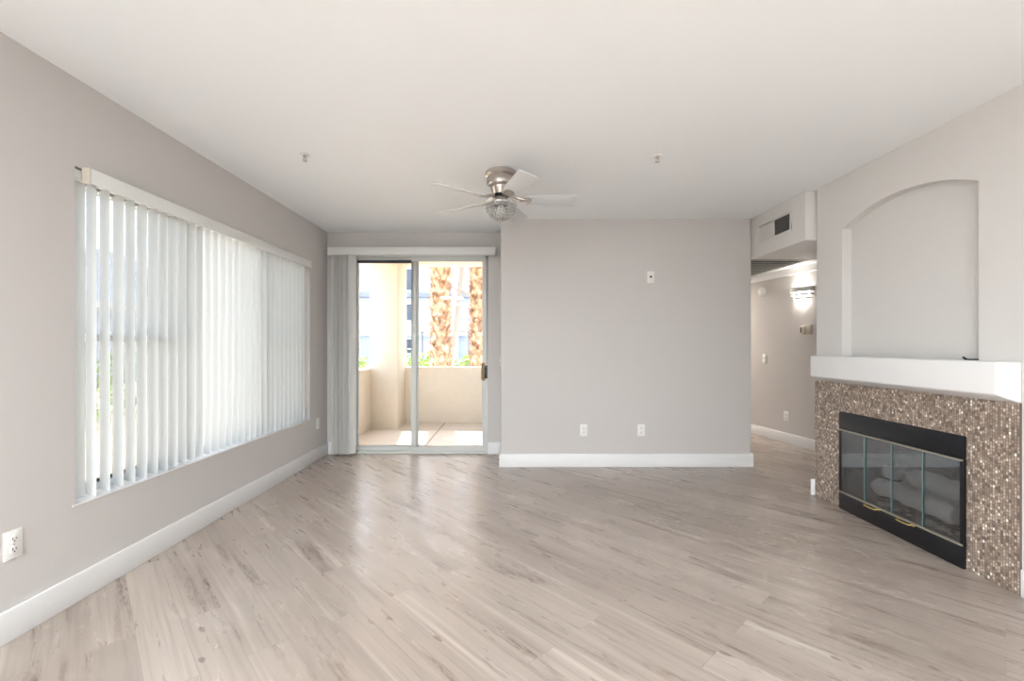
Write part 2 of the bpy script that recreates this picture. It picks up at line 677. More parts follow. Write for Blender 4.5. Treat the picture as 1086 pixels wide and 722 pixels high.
b = MB()
b.box(XL - T, DX0, YF, YF + 0.16, -0.1, H + 0.02)
b.box(DX1, XP0 + 0.02, YF, YF + 0.16, -0.1, H + 0.02)
b.box(DX0, DX1, YF, YF + 0.16, DZ1, H + 0.02)
struct(b, 'wall_far', 'wall', 'recessed greige wall around the sliding glass door', 'wall')

b = MB().box(XP0, XP1, YP, 7.9, -0.1, H + 0.05)
struct(b, 'wall_partition', 'wall', 'broad greige wall standing forward right of the sliding door', 'wall', bevel=0.014, seg=3)

b = MB().box(XL - T, XR + 0.9, YB - T, YB, -0.1, H + 0.02)
struct(b, 'wall_rear', 'wall', 'greige rear wall behind the viewer', 'wall')

# fireplace wall: front skin with firebox hole and arched niche
FY0, FY1, FZ1 = 2.445, 3.38, 0.71
NY0, NY1 = 2.39, 3.38
NZS, NRISE, NB, ND = 2.052, 0.112, 1.09, 0.07
NM, NHW = (NY0 + NY1) / 2, (NY1 - NY0) / 2
# circular segment for the arch
AR = (NHW ** 2 + NRISE ** 2) / (2 * NRISE)
NSEG = 40


def arch_z(y):
    return NZS + math.sqrt(max(AR ** 2 - (y - NM) ** 2, 0)) - (AR - NRISE)


b = MB()
ZT = H + 0.02
XB = XR + 0.95
PY1 = YEND - 0.016


def fr(y0, y1, z0, z1, x=XR):
    b.quad((x, y0, z0), (x, y1, z0), (x, y1, z1), (x, y0, z1))


fr(YB, FY0, -0.05, 0.92)
fr(FY1, PY1, -0.05, 0.92)
fr(FY0, FY1, FZ1, 0.92)
fr(YB, PY1, 0.92, NB)
fr(YB, NY0, NB, ZT)
fr(NY1, PY1, NB, ZT)
for i in range(NSEG):
    ya, yb = NY0 + (NY1 - NY0) * i / NSEG, NY0 + (NY1 - NY0) * (i + 1) / NSEG
    za, zb = arch_z(ya), arch_z(yb)
    b.quad((XR, ya, za), (XR, yb, zb), (XR, yb, ZT), (XR, ya, ZT))
    b.quad((XR, ya, za), (XR, yb, zb), (XR + ND, yb, zb), (XR + ND, ya, za))
    b.quad((XR + ND, ya, NB), (XR + ND, yb, NB), (XR + ND, yb, zb), (XR + ND, ya, za))
b.quad((XR, NY0, NB), (XR + ND, NY0, NB), (XR + ND, NY0, NZS), (XR, NY0, NZS))
b.quad((XR, NY1, NB), (XR + ND, NY1, NB), (XR + ND, NY1, NZS), (XR, NY1, NZS))
b.quad((XR, NY0, NB), (XR, NY1, NB), (XR + ND, NY1, NB), (XR + ND, NY0, NB))
# rounded corner at the hall end, end face, back
prev = (XR, PY1)
for k in range(1, 6):
    a = math.pi / 2 * k / 5
    cur = (XR + 0.016 - 0.016 * math.cos(a), PY1 + 0.016 * math.sin(a))
    b.quad((prev[0], prev[1], -0.05), (cur[0], cur[1], -0.05), (cur[0], cur[1], ZT), (prev[0], prev[1], ZT))
    prev = cur
b.quad((prev[0], prev[1], -0.05), (XB + 0.4, YEND, -0.05), (XB + 0.4, YEND, ZT), (prev[0], prev[1], ZT))
b.quad((XB, YB, -0.05), (XB, YEND, -0.05), (XB, YEND, ZT), (XB, YB, ZT))
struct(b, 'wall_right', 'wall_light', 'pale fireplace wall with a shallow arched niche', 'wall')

# dropped soffit over the hall entrance
b = MB().box(XP1, 3.9, YEND + 0.02, YP + 0.02, 2.04, H + 0.02)
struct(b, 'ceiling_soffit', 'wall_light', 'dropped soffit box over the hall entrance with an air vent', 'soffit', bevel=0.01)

# hall
HA, HB = Vector((3.46, 5.02, 0)), Vector((3.045, 7.68, 0))
HU = (HB - HA).normalized()
HN = Vector((-HU.y, HU.x, 0))
if HN.x > 0:
    HN = -HN
HANG = math.atan2(HN.x, -HN.y)


def hall(u, d, z):
    p = HA + HU * u - HN * d
    return (p.x, p.y, z)


HALL0 = (Vector((3.43, 5.21, 0)) - HA).dot(HU)


def hall_at(px):
    """distance along the hall wall for a direction seen from the viewer"""
    k = (px - 543) / 487.0
    # HA + u*HU = (k*y, y)
    u = (k * HA.y - HA.x) / (HU.x - k * HU.y)
    return HA + HU * u


b = MB().prism([(-1.4, 0.0), (3.2, 0.0), (3.2, 0.15), (-1.4, 0.15)], -0.05, 2.3, lambda u, d, z: hall(u, d, z))
struct(b, 'wall_hall', 'wall', 'greige hall wall with the lit sconce', 'wall')
b = MB().box(XP1 - 0.1, 3.9, 7.8, 7.95, -0.05, 2.3)
struct(b, 'wall_hall_end', 'wall', 'wall closing the far end of the hall', 'wall')
b = MB().box(XP1, 3.9, YP + 0.02, 7.95, 2.125, 2.3)
struct(b, 'ceiling_hall', 'ceiling', 'lower hall ceiling beyond the soffit', 'ceiling')
b = MB().box(3.72, 3.9, YEND - 0.1, 6.0, -0.05, 2.3)
struct(b, 'wall_hall_near', 'wall', 'wall at the near side of the hall', 'wall')

# trim and baseboards
BH, BT = 0.131, 0.015


def bb(name, label, *boxes):
    m = MB()
    for q in boxes:
        m.box(*q)
    return struct(m, name, 'trim', label, 'baseboard', bevel=0.004)


bb('baseboard_left', 'white baseboard along the left wall under the window', (XL, XL + BT, YB, YF, 0, BH))
bb('baseboard_far', 'short white baseboards either side of the sliding door', (XL + BT, DX0 - 0.0, YF - BT, YF, 0, BH), (DX1, XP0 - BT, YF - BT, YF, 0, BH))
bb('baseboard_partition', 'white baseboard along the broad forward wall', (XP0 - BT, XP1 + BT, YP - BT, YP, 0, BH), (XP0 - BT, XP0, YP, YF, 0, BH), (XP1, XP1 + BT, YP, 7.8, 0, BH))
bb('baseboard_right', 'white baseboard nearer than the mosaic surround', (XR - BT, XR, YB, 2.182, 0, BH))
bb('baseboard_corner', 'white baseboard end at the hall corner of the fireplace', (XR - 0.035, XB, YEND + 0.001, YEND + 0.016, 0, 0.124))
m = MB().prism([(-1.4, -BT), (2.7, -BT), (2.7, 0), (-1.4, 0)], 0, 0.125, hall)
struct(m, 'baseboard_hall', 'trim', 'white baseboard along the hall wall', 'baseboard', bevel=0.004)
m = MB().prism([(-1.4, -0.03), (2.7, -0.03), (2.7, 0), (-1.4, 0)], 2.043, 2.124, hall)
struct(m, 'trim_1', 'trim', 'white trim strip along the top of the hall wall', 'trim', bevel=0.006)

# window sill lining
m = MB().box(XL - 0.10, XL + 0.004, WY0 - 0.012, WY1 + 0.004, WZ0 - 0.004, WZ0 + 0.004)
struct(m, 'trim_2', 'trim', 'white sill lining under the wide window', 'sill')


# ------------------------------------------------------------------ window in the left wall
def ring(m, axis, a0, a1, z0, z1, t, d0, d1):
    """rectangular frame; axis 'y' lies in a YZ plane (depth along x), 'x' in an XZ plane (depth along y)"""
    for (p0, p1, q0, q1) in ((a0, a1, z0, z0 + t), (a0, a1, z1 - t, z1), (a0, a0 + t, z0 + t, z1 - t), (a1 - t, a1, z0 + t, z1 - t)):
        if axis == 'y':
            m.box(d0, d1, p0, p1, q0, q1)
        else:
            m.box(p0, p1, d0, d1, q0, q1)
    return m


WM0, WM1 = 2.96, 3.79
win = thing('window_1', 'wide three-light window behind vertical blinds in the left wall', 'window', (XL - 0.13, (WY0 + WY1) / 2, WZ0), kind='structure')
org = win.location.copy()
xo0, xo1 = XL - 0.165, XL - 0.105
m = ring(MB(), 'y', WY0, WY1, WZ0, WZ1, 0.04, xo0, xo1)
m.build('frame', 'vinyl', win, org, bevel=0.003)
for ym in (WM0, WM1):
    MB().box(xo0, xo1, ym - 0.03, ym + 0.03, WZ0 + 0.04, WZ1 - 0.04).build('mullion', 'vinyl', win, org, bevel=0.003)
for (y0, y1) in ((WY0 + 0.04, WM0 - 0.03), (WM1 + 0.03, WY1 - 0.04)):
    MB().box(xo0 + 0.01, xo1 - 0.005, y0, y1, 1.215, 1.255).build('meeting_rail', 'vinyl', win, org, bevel=0.003)
for (y0, y1) in ((WY0 + 0.04, WM0 - 0.03), (WM0 + 0.03, WM1 - 0.03), (WM1 + 0.03, WY1 - 0.04)):
    MB().box(XL - 0.142, XL - 0.138, y0, y1, WZ0 + 0.04, WZ1 - 0.04).build('pane', 'glass', win, org)
for (y0, y1) in ((WY0 + 0.04, WM0 - 0.03), (WM1 + 0.03, WY1 - 0.04)):
    s = MB().quad((XL - 0.16, y0, WZ0 + 0.04), (XL - 0.16, y1, WZ0 + 0.04), (XL - 0.16, y1, WZ1 - 0.04), (XL - 0.16, y0, WZ1 - 0.04)).build('insect_screen', 'screen', win, org)

# unseen window added beside the viewer to let in fill daylight
rw = thing('window_2', 'tall window in the left wall beside the viewer', 'window', (XL - 0.08, (RY0 + RY1) / 2, RZ0), kind='structure')
m = ring(MB(), 'y', RY0, RY1, RZ0, RZ1, 0.05, XL - 0.12, XL - 0.05)
m.box(XL - 0.12, XL - 0.05, -1.68, -1.62, RZ0 + 0.05, RZ1 - 0.05)
m.build('frame', 'vinyl', rw, rw.location)
MB().box(XL - 0.087, XL - 0.083, RY0 + 0.05, RY1 - 0.05, RZ0 + 0.05, RZ1 - 0.05).build('pane', 'glass', rw, rw.location)


# ------------------------------------------------------------------ vertical blinds
def vane_mesh(name, width, height, bow, mat):
    n = 6
    vs, fs = [], []
    th = 0.0009
    for i in range(n + 1):
        s = i / n - 0.5
        x = s * width
        yb = bow * (1 - (2 * s) ** 2)
        for (dy, z) in ((0, 0), (0, height), (th, 0), (th, height)):
            vs.append((x, yb + dy, z))
    for i in range(n):
        a, c = i * 4, (i + 1) * 4
        fs += [(a, c, c + 1, a + 1), (a + 2, a + 3, c + 3, c + 2), (a, a + 2, c + 2, c), (a + 1, c + 1, c + 3, a + 3)]
    fs += [(0, 1, 3, 2), (n * 4, n * 4 + 2, n * 4 + 3, n * 4 + 1)]
    me = bpy.data.meshes.new(name)
    me.from_pydata(vs, [], fs)
    bm = bmesh.new(); bm.from_mesh(me)
    bmesh.ops.recalc_face_normals(bm, faces=bm.faces)
    bm.to_mesh(me); bm.free()
    for p in me.polygons:
        p.use_smooth = True
    me.set_sharp_from_angle(angle=R(35))
    me.materials.append(M[mat])
    return me


VX = XL - 0.036
bl = thing('vertical_blind', 'white vertical blind covering the wide window in the left wall', 'blind', (VX, (WY0 + WY1) / 2, WZ0))
org = bl.location.copy()
m = MB().box(XL + 0.030, XL + 0.040, 2.174, 4.57, 1.96, 2.033)
m.box(XL + 0.001, XL + 0.030, 2.174, 4.57, 2.026, 2.033)
vl = m.build('valance', 'valance', bl, org, bevel=0.003)
for y0 in (2.166, 4.57):
    MB().box(XL + 0.001, XL + 0.041, y0, y0 + 0.008, 1.958, 2.035).build('end_cap', 'beige_plastic', vl, org, bevel=0.002)
MB().box(VX - 0.022, VX + 0.022, WY0 + 0.01, WY1 - 0.01, 1.985, 2.025).build('headrail', 'vinyl', bl, org, bevel=0.003)
vm = vane_mesh('vane', 0.089, 1.515, 0.010, 'vane')
PHI = 70
y = 2.256
k = 0
ylist = [(2.184, 5)]
while y < 4.58:
    ylist.append((y, PHI + random.uniform(-3, 3)))
    y += 0.0775
for (y, phi) in ylist:
    o = bpy.data.objects.new('vane', vm)
    COL.objects.link(o)
    o.parent = bl
    o.location = (0, y - org.y, 0.012)
    # local x axis of the vane points along (-sin phi, cos phi)
    o.rotation_euler = (random.uniform(-0.002, 0.002), random.uniform(-0.002, 0.002), R(90 + phi))

# door blind, drawn to the left
db = thing('vertical_blind', 'greyish vertical blind drawn into a stack left of the sliding glass door', 'blind', (-1.0, YF - 0.06, 0))
org = db.location.copy()
m = MB().box(-1.99, -0.175, 4.945, 4.957, 2.17, 2.256)
m.box(-1.99, -0.175, 4.957, YF - 0.001, 2.248, 2.256)
m.box(-1.99, -1.982, 4.957, YF - 0.001, 2.17, 2.248)
m.box(-0.183, -0.175, 4.957, YF - 0.001, 2.17, 2.248)
m.build('valance', 'valance', db, org, bevel=0.003)
MB().box(-1.97, -0.2, YF - 0.075, YF - 0.035, 2.2, 2.24).build('headrail', 'vinyl', db, org, bevel=0.003)
vm2 = vane_mesh('vane', 0.089, 2.185, 0.006, 'vane_door')
for k in range(11):
    o = bpy.data.objects.new('vane', vm2)
    COL.objects.link(o)
    o.parent = db
    o.location = (-1.922 + 0.0187 * k + 1.0, 0.006 * math.sin(k * 2.3), 0.018)
    o.rotation_euler = (0, 0, R((38, 62, 47, 70, 34, 58, 66, 40, 55, 72, 45)[k]))

# ------------------------------------------------------------------ sliding glass door
door = thing('door_1', 'sliding glass patio door in an aluminium frame', 'door', ((DX0 + DX1) / 2, YF + 0.07, 0), kind='structure')
org = door.location.copy()
m = MB()
m.box(DX0, DX0 + 0.03, YF + 0.012, YF + 0.13, 0, DZ1)
m.box(DX1 - 0.03, DX1, YF + 0.012, YF + 0.13, 0, DZ1)
m.box(DX0, DX1, YF + 0.012, YF + 0.13, DZ1 - 0.035, DZ1)
m.box(DX0, DX1, YF + 0.005, YF + 0.13, 0, 0.022)
m.build('frame', 'alu', door, org, bevel=0.003)
# fixed left panel on the outer track
x0, x1, ya, yb = -1.765, -1.05, YF + 0.075, YF + 0.105
fp = ring(MB(), 'x', x0, x1, 0.022, 2.165, 0.05, ya, yb).build('fixed_panel', 'alu', door, org, bevel=0.004)
MB().box(x0 + 0.05, x1 - 0.05, ya + 0.012, ya + 0.018, 0.072, 2.115).build('pane', 'glass', fp, org)
MB().box(x0 + 0.04, x1 - 0.03, ya - 0.005, ya + 0.003, 2.115, 2.148).build('weather_strip', 'grey_slot', fp, org)  # dark colour stands in for the dark gap over the glass
# sliding right panel on the inner track
x0, x1, ya, yb = -1.115, -0.278, YF + 0.03, YF + 0.06
sp = ring(MB(), 'x', x0, x1, 0.022, 2.180, 0.052, ya, yb).build('sliding_panel', 'alu', door, org, bevel=0.004)
MB().box(x0 + 0.05, x1 - 0.05, ya + 0.012, ya + 0.018, 0.072, 2.13).build('pane', 'glass', sp, org)
h = MB()
zc = 0.905
h.box(x1 - 0.052, x1 - 0.012, ya - 0.006, ya, zc - 0.10, zc + 0.10)
h.tube([(x1 - 0.047, ya - 0.004, zc + 0.085), (x1 - 0.052, ya - 0.035, zc + 0.08), (x1 - 0.052, ya - 0.038, zc), (x1 - 0.052, ya - 0.035, zc - 0.08), (x1 - 0.047, ya - 0.004, zc - 0.085)], 0.011, 10)
h.build('handle', 'handle_wood', sp, org, smooth=True)
h = MB().box(x1 - 0.028, x1 + 0.006, ya - 0.02, ya, zc - 0.075, zc + 0.07)
h.tube([(x1 - 0.012, ya - 0.018, zc + 0.02), (x1 - 0.012, ya - 0.036, zc + 0.045)], 0.007, 8)
h.build('latch', 'black', sp, org, bevel=0.004)


# ------------------------------------------------------------------ wall plates
def plate_root(name, label, cat, p, rz, group=None):
    return thing(name, label, cat, p, rz, group)


def disc(m, x, z, r, y0, y1, n=20, sx=1.0):
    poly = [(x + r * sx * math.cos(2 * math.pi * i / n), z + r * math.sin(2 * math.pi * i / n)) for i in range(n)]
    return m.prism(poly, y0, y1, lambda u, v, d: (u, d, v))


def outlet(label, p, rz, group='wall outlets'):
    t = plate_root('wall_outlet', label, 'outlet', p, rz, group)
    MB().box(-0.036, 0.036, -0.006, 0.0, -0.058, 0.058).build('cover_plate', 'plastic', t, bevel=0.0025)
    for zc in (0.021, -0.021):
        rec = disc(MB(), 0, zc, 0.0165, -0.0085, -0.005).build('receptacle', 'plastic', t, bevel=0.001)
        s = MB()
        s.box(-0.0078, -0.0052, -0.0092, -0.008, zc - 0.0015, zc + 0.008)
        s.box(0.0052, 0.0078, -0.0092, -0.008, zc - 0.0005, zc + 0.007)
        disc(s, 0, zc - 0.0075, 0.0028, -0.0092, -0.008, 10)
        s.build('slots', 'dark_slot', rec)
    disc(MB(), 0, 0, 0.0032, -0.0072, -0.0055, 10).build('screw', 'nickel', t)
    return t


outlet('white duplex outlet low on the left wall in front of the wide window', (XL, 1.868, 0.385), R(90))
outlet('white duplex outlet low on the left wall beyond the window near the door blind', (XL, 4.806, 0.379), R(90))
outlet('white duplex outlet low on the broad forward wall, nearer the sliding door', (0.705, YP, 0.363), 0)
outlet('white duplex outlet low on the broad forward wall, nearer the hall', (1.271, YP, 0.363), 0)
hp = hall_at(834)
outlet('white outlet low on the hall wall above its baseboard', (hp.x, hp.y, 0.332), HANG)

t = plate_root('cable_plate', 'small white cable plate with a dark jack high on the broad forward wall', 'wall plate', (1.364, YP, 1.866), 0)
MB().box(-0.036, 0.036, -0.006, 0, -0.058, 0.058).build('cover_plate', 'plastic', t, bevel=0.0025)
disc(MB(), 0, 0.004, 0.011, -0.012, -0.005, 14).build('jack', 'grey_slot', t)
for zc in (0.045, -0.045):
    disc(MB(), 0, zc, 0.0032, -0.0072, -0.0055, 10).build('screw', 'nickel', t)


def switch(label, p, rz):
    t = plate_root('light_switch', label, 'switch', p, rz, 'light switches')
    MB().box(-0.036, 0.036, -0.006, 0, -0.058, 0.058).build('cover_plate', 'plastic', t, bevel=0.0025)
    MB().box(-0.006, 0.006, -0.016, -0.005, -0.006, 0.014).build('toggle', 'plastic', t, bevel=0.002)
    for zc in (0.03, -0.03):
        disc(MB(), 0, zc, 0.003, -0.0072, -0.0055, 10).build('screw', 'nickel', t)
    return t


switch('light switch on the return edge of the forward wall beside the sliding door', (XP0, 4.66, 1.04), R(-90))
hp = hall_at(811)
switch('light switch at waist height on the hall wall left of the outlet', (hp.x, hp.y, 1.026), HANG)

hp = hall_at(856)
t = plate_root('thermostat', 'small beige thermostat box on the hall wall under the sconce', 'thermostat', (hp.x, hp.y, 1.375), HANG)
MB().box(-0.075, 0.075, -0.012, 0, -0.055, 0.055).build('back_plate', 'beige_plastic', t, bevel=0.003)
MB().box(-0.07, 0.0, -0.034, -0.012, -0.048, 0.048).build('cover', 'beige_plastic', t, bevel=0.004)
MB().box(-0.06, -0.045, -0.036, -0.033, -0.03, 0.03).build('lever', 'dark_slot', t)
MB().box(0.008, 0.068, -0.022, -0.012, -0.048, 0.048).build('sensor_housing', 'beige_plastic', t, bevel=0.003)

hp = hall_at(809)
t = plate_root('smoke_detector', 'round white smoke detector high on the hall wall', 'smoke detector', (hp.x, hp.y, 1.906), HANG)
mx = Matrix.Rotation(R(90), 4, 'X')
MB().lathe([(0, 0), (0.062, 0), (0.062, 0.012), (0.056, 0.02), (0.0, 0.02)], 28, mx=mx).build('base', 'plastic', t, smooth=True)
MB().lathe([(0.05, 0.02), (0.045, 0.036), (0.03, 0.042), (0, 0.043)], 28, mx=mx).build('cover', 'plastic', t, smooth=True)
disc(MB(), 0.018, 0.012, 0.006, -0.0445, -0.04, 10).build('test_button', 'beige_plastic', t)

# sconce
hp = hall_at(851.5)
t = plate_root('wall_sconce', 'lit half-round wall sconce with stacked bands high on the hall wall', 'sconce', (hp.x, hp.y, 1.79), HANG)
MB().box(-0.12, 0.12, -0.012, 0, -0.05, 0.09).build('back_plate', 'nickel', t, bevel=0.003)
# half-round bands bulging towards the hall (local -y)


def half_band(rx, ry, z0, z1, th=0.006, n=24):
    m = MB()
    out, inn = [], []
    for i in range(n + 1):
        a = math.pi * i / n
        out.append((rx * math.cos(a), -ry * math.sin(a)))
        inn.append(((rx - th) * math.cos(a), -(ry - th) * math.sin(a)))
    poly = out + inn[::-1]
    vs = [(x, y, z0) for x, y in poly] + [(x, y, z1) for x, y in poly]
    N = len(poly)
    fs = [(i, (i + 1) % N, N + (i + 1) % N, N + i) for i in range(N)]
    for i in range(n):
        fs.append((i, i + 1, N - 2 - i, N - 1 - i))
        fs.append((N + i, N + N - 1 - i, N + N - 2 - i, N + i + 1))
    return m.add(vs, fs)


half_band(0.165, 0.10, 0.03, 0.085).build('upper_band', 'alu', t, smooth=True)
half_band(0.155, 0.094, -0.012, 0.008).build('middle_band', 'alu', t, smooth=True)
half_band(0.125, 0.078, -0.052, -0.034).build('lower_band', 'alu', t, smooth=True)
half_band(0.12, 0.07, -0.045, 0.06, 0.008).build('glass_shade', 'lamp_glass', t, smooth=True)


def point_light(name, p, power, rad, col, parent=None):
    d = bpy.data.lights.new(name, 'POINT')
    d.energy = power
    d.shadow_soft_size = rad
    d.color = col
    o = bpy.data.objects.new(name, d)
    COL.objects.link(o)
    o.location = p
    if parent:
        o.parent = parent
    return o


point_light('bulb_light', (0, -0.04, 0.10), SCONCE_POWER, 0.03, (1, 0.95, 0.88), t)
point_light('bulb_light', (0, -0.04, -0.075), SCONCE_POWER * 0.5, 0.03, (1, 0.95, 0.88), t)

# ------------------------------------------------------------------ vents
vt = thing('air_vent', 'white supply vent on the face of the soffit, half closed and half dark', 'vent', (XP1, 4.115, 2.245))
org = vt.location.copy()
vy0, vy1, vz0, vz1 = 3.865, 4.365, 2.155, 2.335
ring(MB(), 'y', vy0, vy1, vz0, vz1, 0.022, XP1 - 0.008, XP1 - 0.0005).build('frame', 'wall_light', vt, org, bevel=0.002)
vmid = (vy0 + vy1) / 2
MB().box(XP1 - 0.0035, XP1 - 0.0005, vy0 + 0.02, vy1 - 0.02, vz0 + 0.02, vz1 - 0.02).build('duct_opening', 'dark_slot', vt, org)  # dark plate stands in for the shade inside the duct
MB().box(XP1 - 0.009, XP1 - 0.003, vmid - 0.005, vmid + 0.005, vz0 + 0.02, vz1 - 0.02).build('divider', 'wall_light', vt, org)
m = MB()
for k in range(12):
    yy = vmid + 0.014 + k * 0.0185
    m.box(XP1 - 0.0075, XP1 - 0.0045, yy - 0.0088, yy + 0.0088, vz0 + 0.022, vz1 - 0.022)
m.build('closed_louvers', 'wall', vt, org)
m = MB()
for k in range(9):
    zz = vz0 + 0.03 + k * 0.0152
    m.box(XP1 - 0.0075, XP1 - 0.0045, vy0 + 0.022, vmid - 0.006, zz - 0.0022, zz + 0.0022)
m.build('open_louvers', 'louver_grey', vt, org)

gr = thing('return_grille', 'slatted grey return air grille in the hall ceiling', 'vent', (2.8, 5.8, 2.125))
org = gr.location.copy()
m = MB()
for (x0, x1, y0, y1) in ((2.42, 3.2, 4.75, 4.78), (2.42, 3.2, 6.85, 6.88), (2.42, 2.45, 4.78, 6.85), (3.17, 3.2, 4.78, 6.85)):
    m.box(x0, x1, y0, y1, 2.108, 2.1245)
m.build('frame', 'trim', gr, org)
MB().box(2.45, 3.17, 4.78, 6.85, 2.121, 2.1245).build('duct_opening', 'grille_shadow', gr, org)  # plate coloured as the shade above the louvers
m = MB()
for k in range(16):
    yy = 4.84 + k * 0.128
    mxx = Matrix.Translation((0, yy, 2.112)) @ Matrix.Rotation(R(8), 4, 'X')
    m.box(2.45, 3.17, -0.042, 0.042, -0.002, 0.002, mxx)
m.build('louvers', 'valance', gr, org)


# ------------------------------------------------------------------ sprinklers
def sprinkler(label, x, y):
    t = thing('ceiling_sprinkler', label, 'sprinkler', (x, y, H), group='ceiling sprinklers')
    MB().lathe([(0, -0.001), (0.032, -0.001), (0.03, -0.006), (0.012, -0.008), (0, -0.008)], 24).build('escutcheon', 'plastic', t, smooth=True)
    MB().lathe([(0.009, -0.006), (0.011, -0.018), (0.007, -0.022), (0, -0.022)], 14).build('body', 'nickel', t, smooth=True)
    m = MB()
    for s in (-1, 1):
        m.tube([(s * 0.008, 0, -0.02), (s * 0.013, 0, -0.03), (s * 0.003, 0, -0.042)], 0.0025, 8)
    m.tube([(0, 0, -0.02), (0, 0, -0.042)], 0.003, 8)
    m.build('frame_arms', 'nickel', t, smooth=True)
    MB().lathe([(0, -0.042), (0.015, -0.043), (0.015, -0.0455), (0, -0.046)], 16).build('deflector', 'chrome', t, smooth=True)
    return t


sprinkler('small ceiling sprinkler above the wide window, on the door side of the fan', -1.35, 2.99)
sprinkler('small ceiling sprinkler on the fireplace side of the fan', 0.952, 3.01)

# ------------------------------------------------------------------ ceiling fan
FX, FY, FZB = -0.08, 3.30, 2.240
fan = thing('ceiling_fan', 'brushed nickel hugger ceiling fan with five white blades and a crystal light bowl', 'ceiling fan', (FX, FY, H))
MB().lathe([(0, 0), (0.108, 0), (0.113, -0.006), (0.113, -0.03), (0.105, -0.04), (0.098, -0.044)], 40).build('canopy', 'nickel', fan, smooth=True)
MB().lathe([(0.098, -0.044), (0.101, -0.05), (0.101, -0.092), (0.093, -0.104), (0.078, -0.112), (0.072, -0.13), (0.062, -0.15), (0.056, -0.163)], 40).build('motor_housing', 'nickel', fan, smooth=True)
MB().lathe([(0.058, -0.163), (0.062, -0.167), (0.062, -0.176), (0.054, -0.18), (0, -0.18)], 36).build('flywheel', 'black', fan, smooth=True)
MB().lathe([(0.04, -0.18), (0.044, -0.19), (0.044, -0.215), (0.05, -0.222), (0.05, -0.228), (0, -0.228)], 32).build('switch_housing', 'nickel', fan, smooth=True)
zb = FZB - H
P = R(15)
for k in range(5):
    th = R(2 + 72 * k)
    er = Vector((math.cos(th), math.sin(th), 0))
    et = Vector((-math.sin(th), math.cos(th), 0))
    tl = et * math.cos(P) + Vector((0, 0, -math.sin(P)))
    nn = er.cross(tl)
    # outline, narrow at the root, wide and square-ended at the tip
    outl = []
    ws = [(0.165, 0.043), (0.175, 0.049), (0.25, 0.054), (0.34, 0.060), (0.44, 0.065), (0.52, 0.0675), (0.534, 0.064), (0.540, 0.054)]
    for r, hw in ws:
        outl.append((r, -hw))
    for r, hw in reversed(ws):
        outl.append((r, hw))
    m = MB().prism(outl, -0.003, 0.003, lambda u, v, d: Vector((0, 0, zb)) + er * u + tl * v + nn * d)
    bld = m.build('blade', 'blade', fan, bevel=0.001)
    m = MB()
    for s in (-1, 1):
        pts = [er * 0.058 + Vector((0, 0, -0.172)), er * 0.10 + tl * (0.018 * s) + Vector((0, 0, zb + 0.012)), er * 0.15 + tl * (0.026 * s) + Vector((0, 0, zb)) - nn * 0.006, er * 0.19 + tl * (0.02 * s) + Vector((0, 0, zb)) - nn * 0.006]
        m.tube(pts, [0.008, 0.008, 0.0075, 0.006], 8)
    pl = [(0.135, -0.026), (0.15, -0.036), (0.2, -0.034), (0.222, -0.012), (0.222, 0.012), (0.2, 0.034), (0.15, 0.036), (0.135, 0.026)]
    m.prism(pl, -0.0085, -0.0032, lambda u, v, d: Vector((0, 0, zb)) + er * u + tl * v + nn * d)
    m.build('blade_iron', 'nickel', bld, smooth=True)
# crystal bowl
MB().lathe([(0.05, -0.224), (0.104, -0.226), (0.106, -0.231), (0.104, -0.236), (0.05, -0.236)], 40).build('bowl_ring', 'chrome', fan, smooth=True)
m = MB()


def bead(m, p, r, sq=1.15):
    p = Vector(p)
    q = random.uniform(0, 3)
    vs = [p + Vector((0, 0, r * sq)), p - Vector((0, 0, r * sq))]
    n = 6
    for zz, rr in ((0.35, 0.92), (-0.35, 0.92)):
        for i in range(n):
            a = q + 2 * math.pi * i / n
            vs.append(p + Vector((rr * r * math.cos(a), rr * r * math.sin(a), zz * r)))
    fs = []
    for i in range(n):
        j = (i + 1) % n
        fs += [(0, 2 + i, 2 + j), (1, 2 + n + j, 2 + n + i), (2 + i, 2 + n + i, 2 + n + j, 2 + j)]
    m.add(vs, fs)


RB, ZB0, DB = 0.106, -0.240, 0.10
for j in range(8):
    a = math.pi / 2 * j / 7.3
    rr = RB * math.cos(a) ** 0.8
    zz = ZB0 - DB * math.sin(a)
    nb = max(1, int(2 * math.pi * rr / 0.0215))
    for i in range(nb):
        q = 2 * math.pi * (i + 0.5 * (j % 2)) / nb
        bead(m, (rr * math.cos(q), rr * math.sin(q), zz), 0.0098)
m.build('crystal_bowl', 'crystal', fan)
MB().lathe([(0, ZB0 - 0.004), (0.02, ZB0 - 0.006), (0.032, ZB0 - 0.03), (0.028, ZB0 - 0.055), (0.012, ZB0 - 0.066), (0, ZB0 - 0.068)], 20).build('bulb', 'plastic', fan, smooth=True)
MB().lathe([(0, ZB0 - DB - 0.004), (0.008, ZB0 - DB - 0.006), (0.009, ZB0 - DB - 0.014), (0.004, ZB0 - DB - 0.02), (0, ZB0 - DB - 0.021)], 14).build('finial', 'nickel', fan, smooth=True)

# ------------------------------------------------------------------ fireplace
XM = XR - 0.010
m = MB()
MZ = 0.918
m.box(XM, XR - 0.0002, 2.187, FY0, 0, MZ)
m.box(XM, XR - 0.0002, FY1, YEND - 0.004, 0, MZ)
m.box(XM, XR - 0.0002, FY0, FY1, FZ1, MZ)
tag(m.build('mosaic_surround', 'mosaic'), 'bronze mosaic tile surround framing the black fireplace under the white mantel', 'fireplace surround')

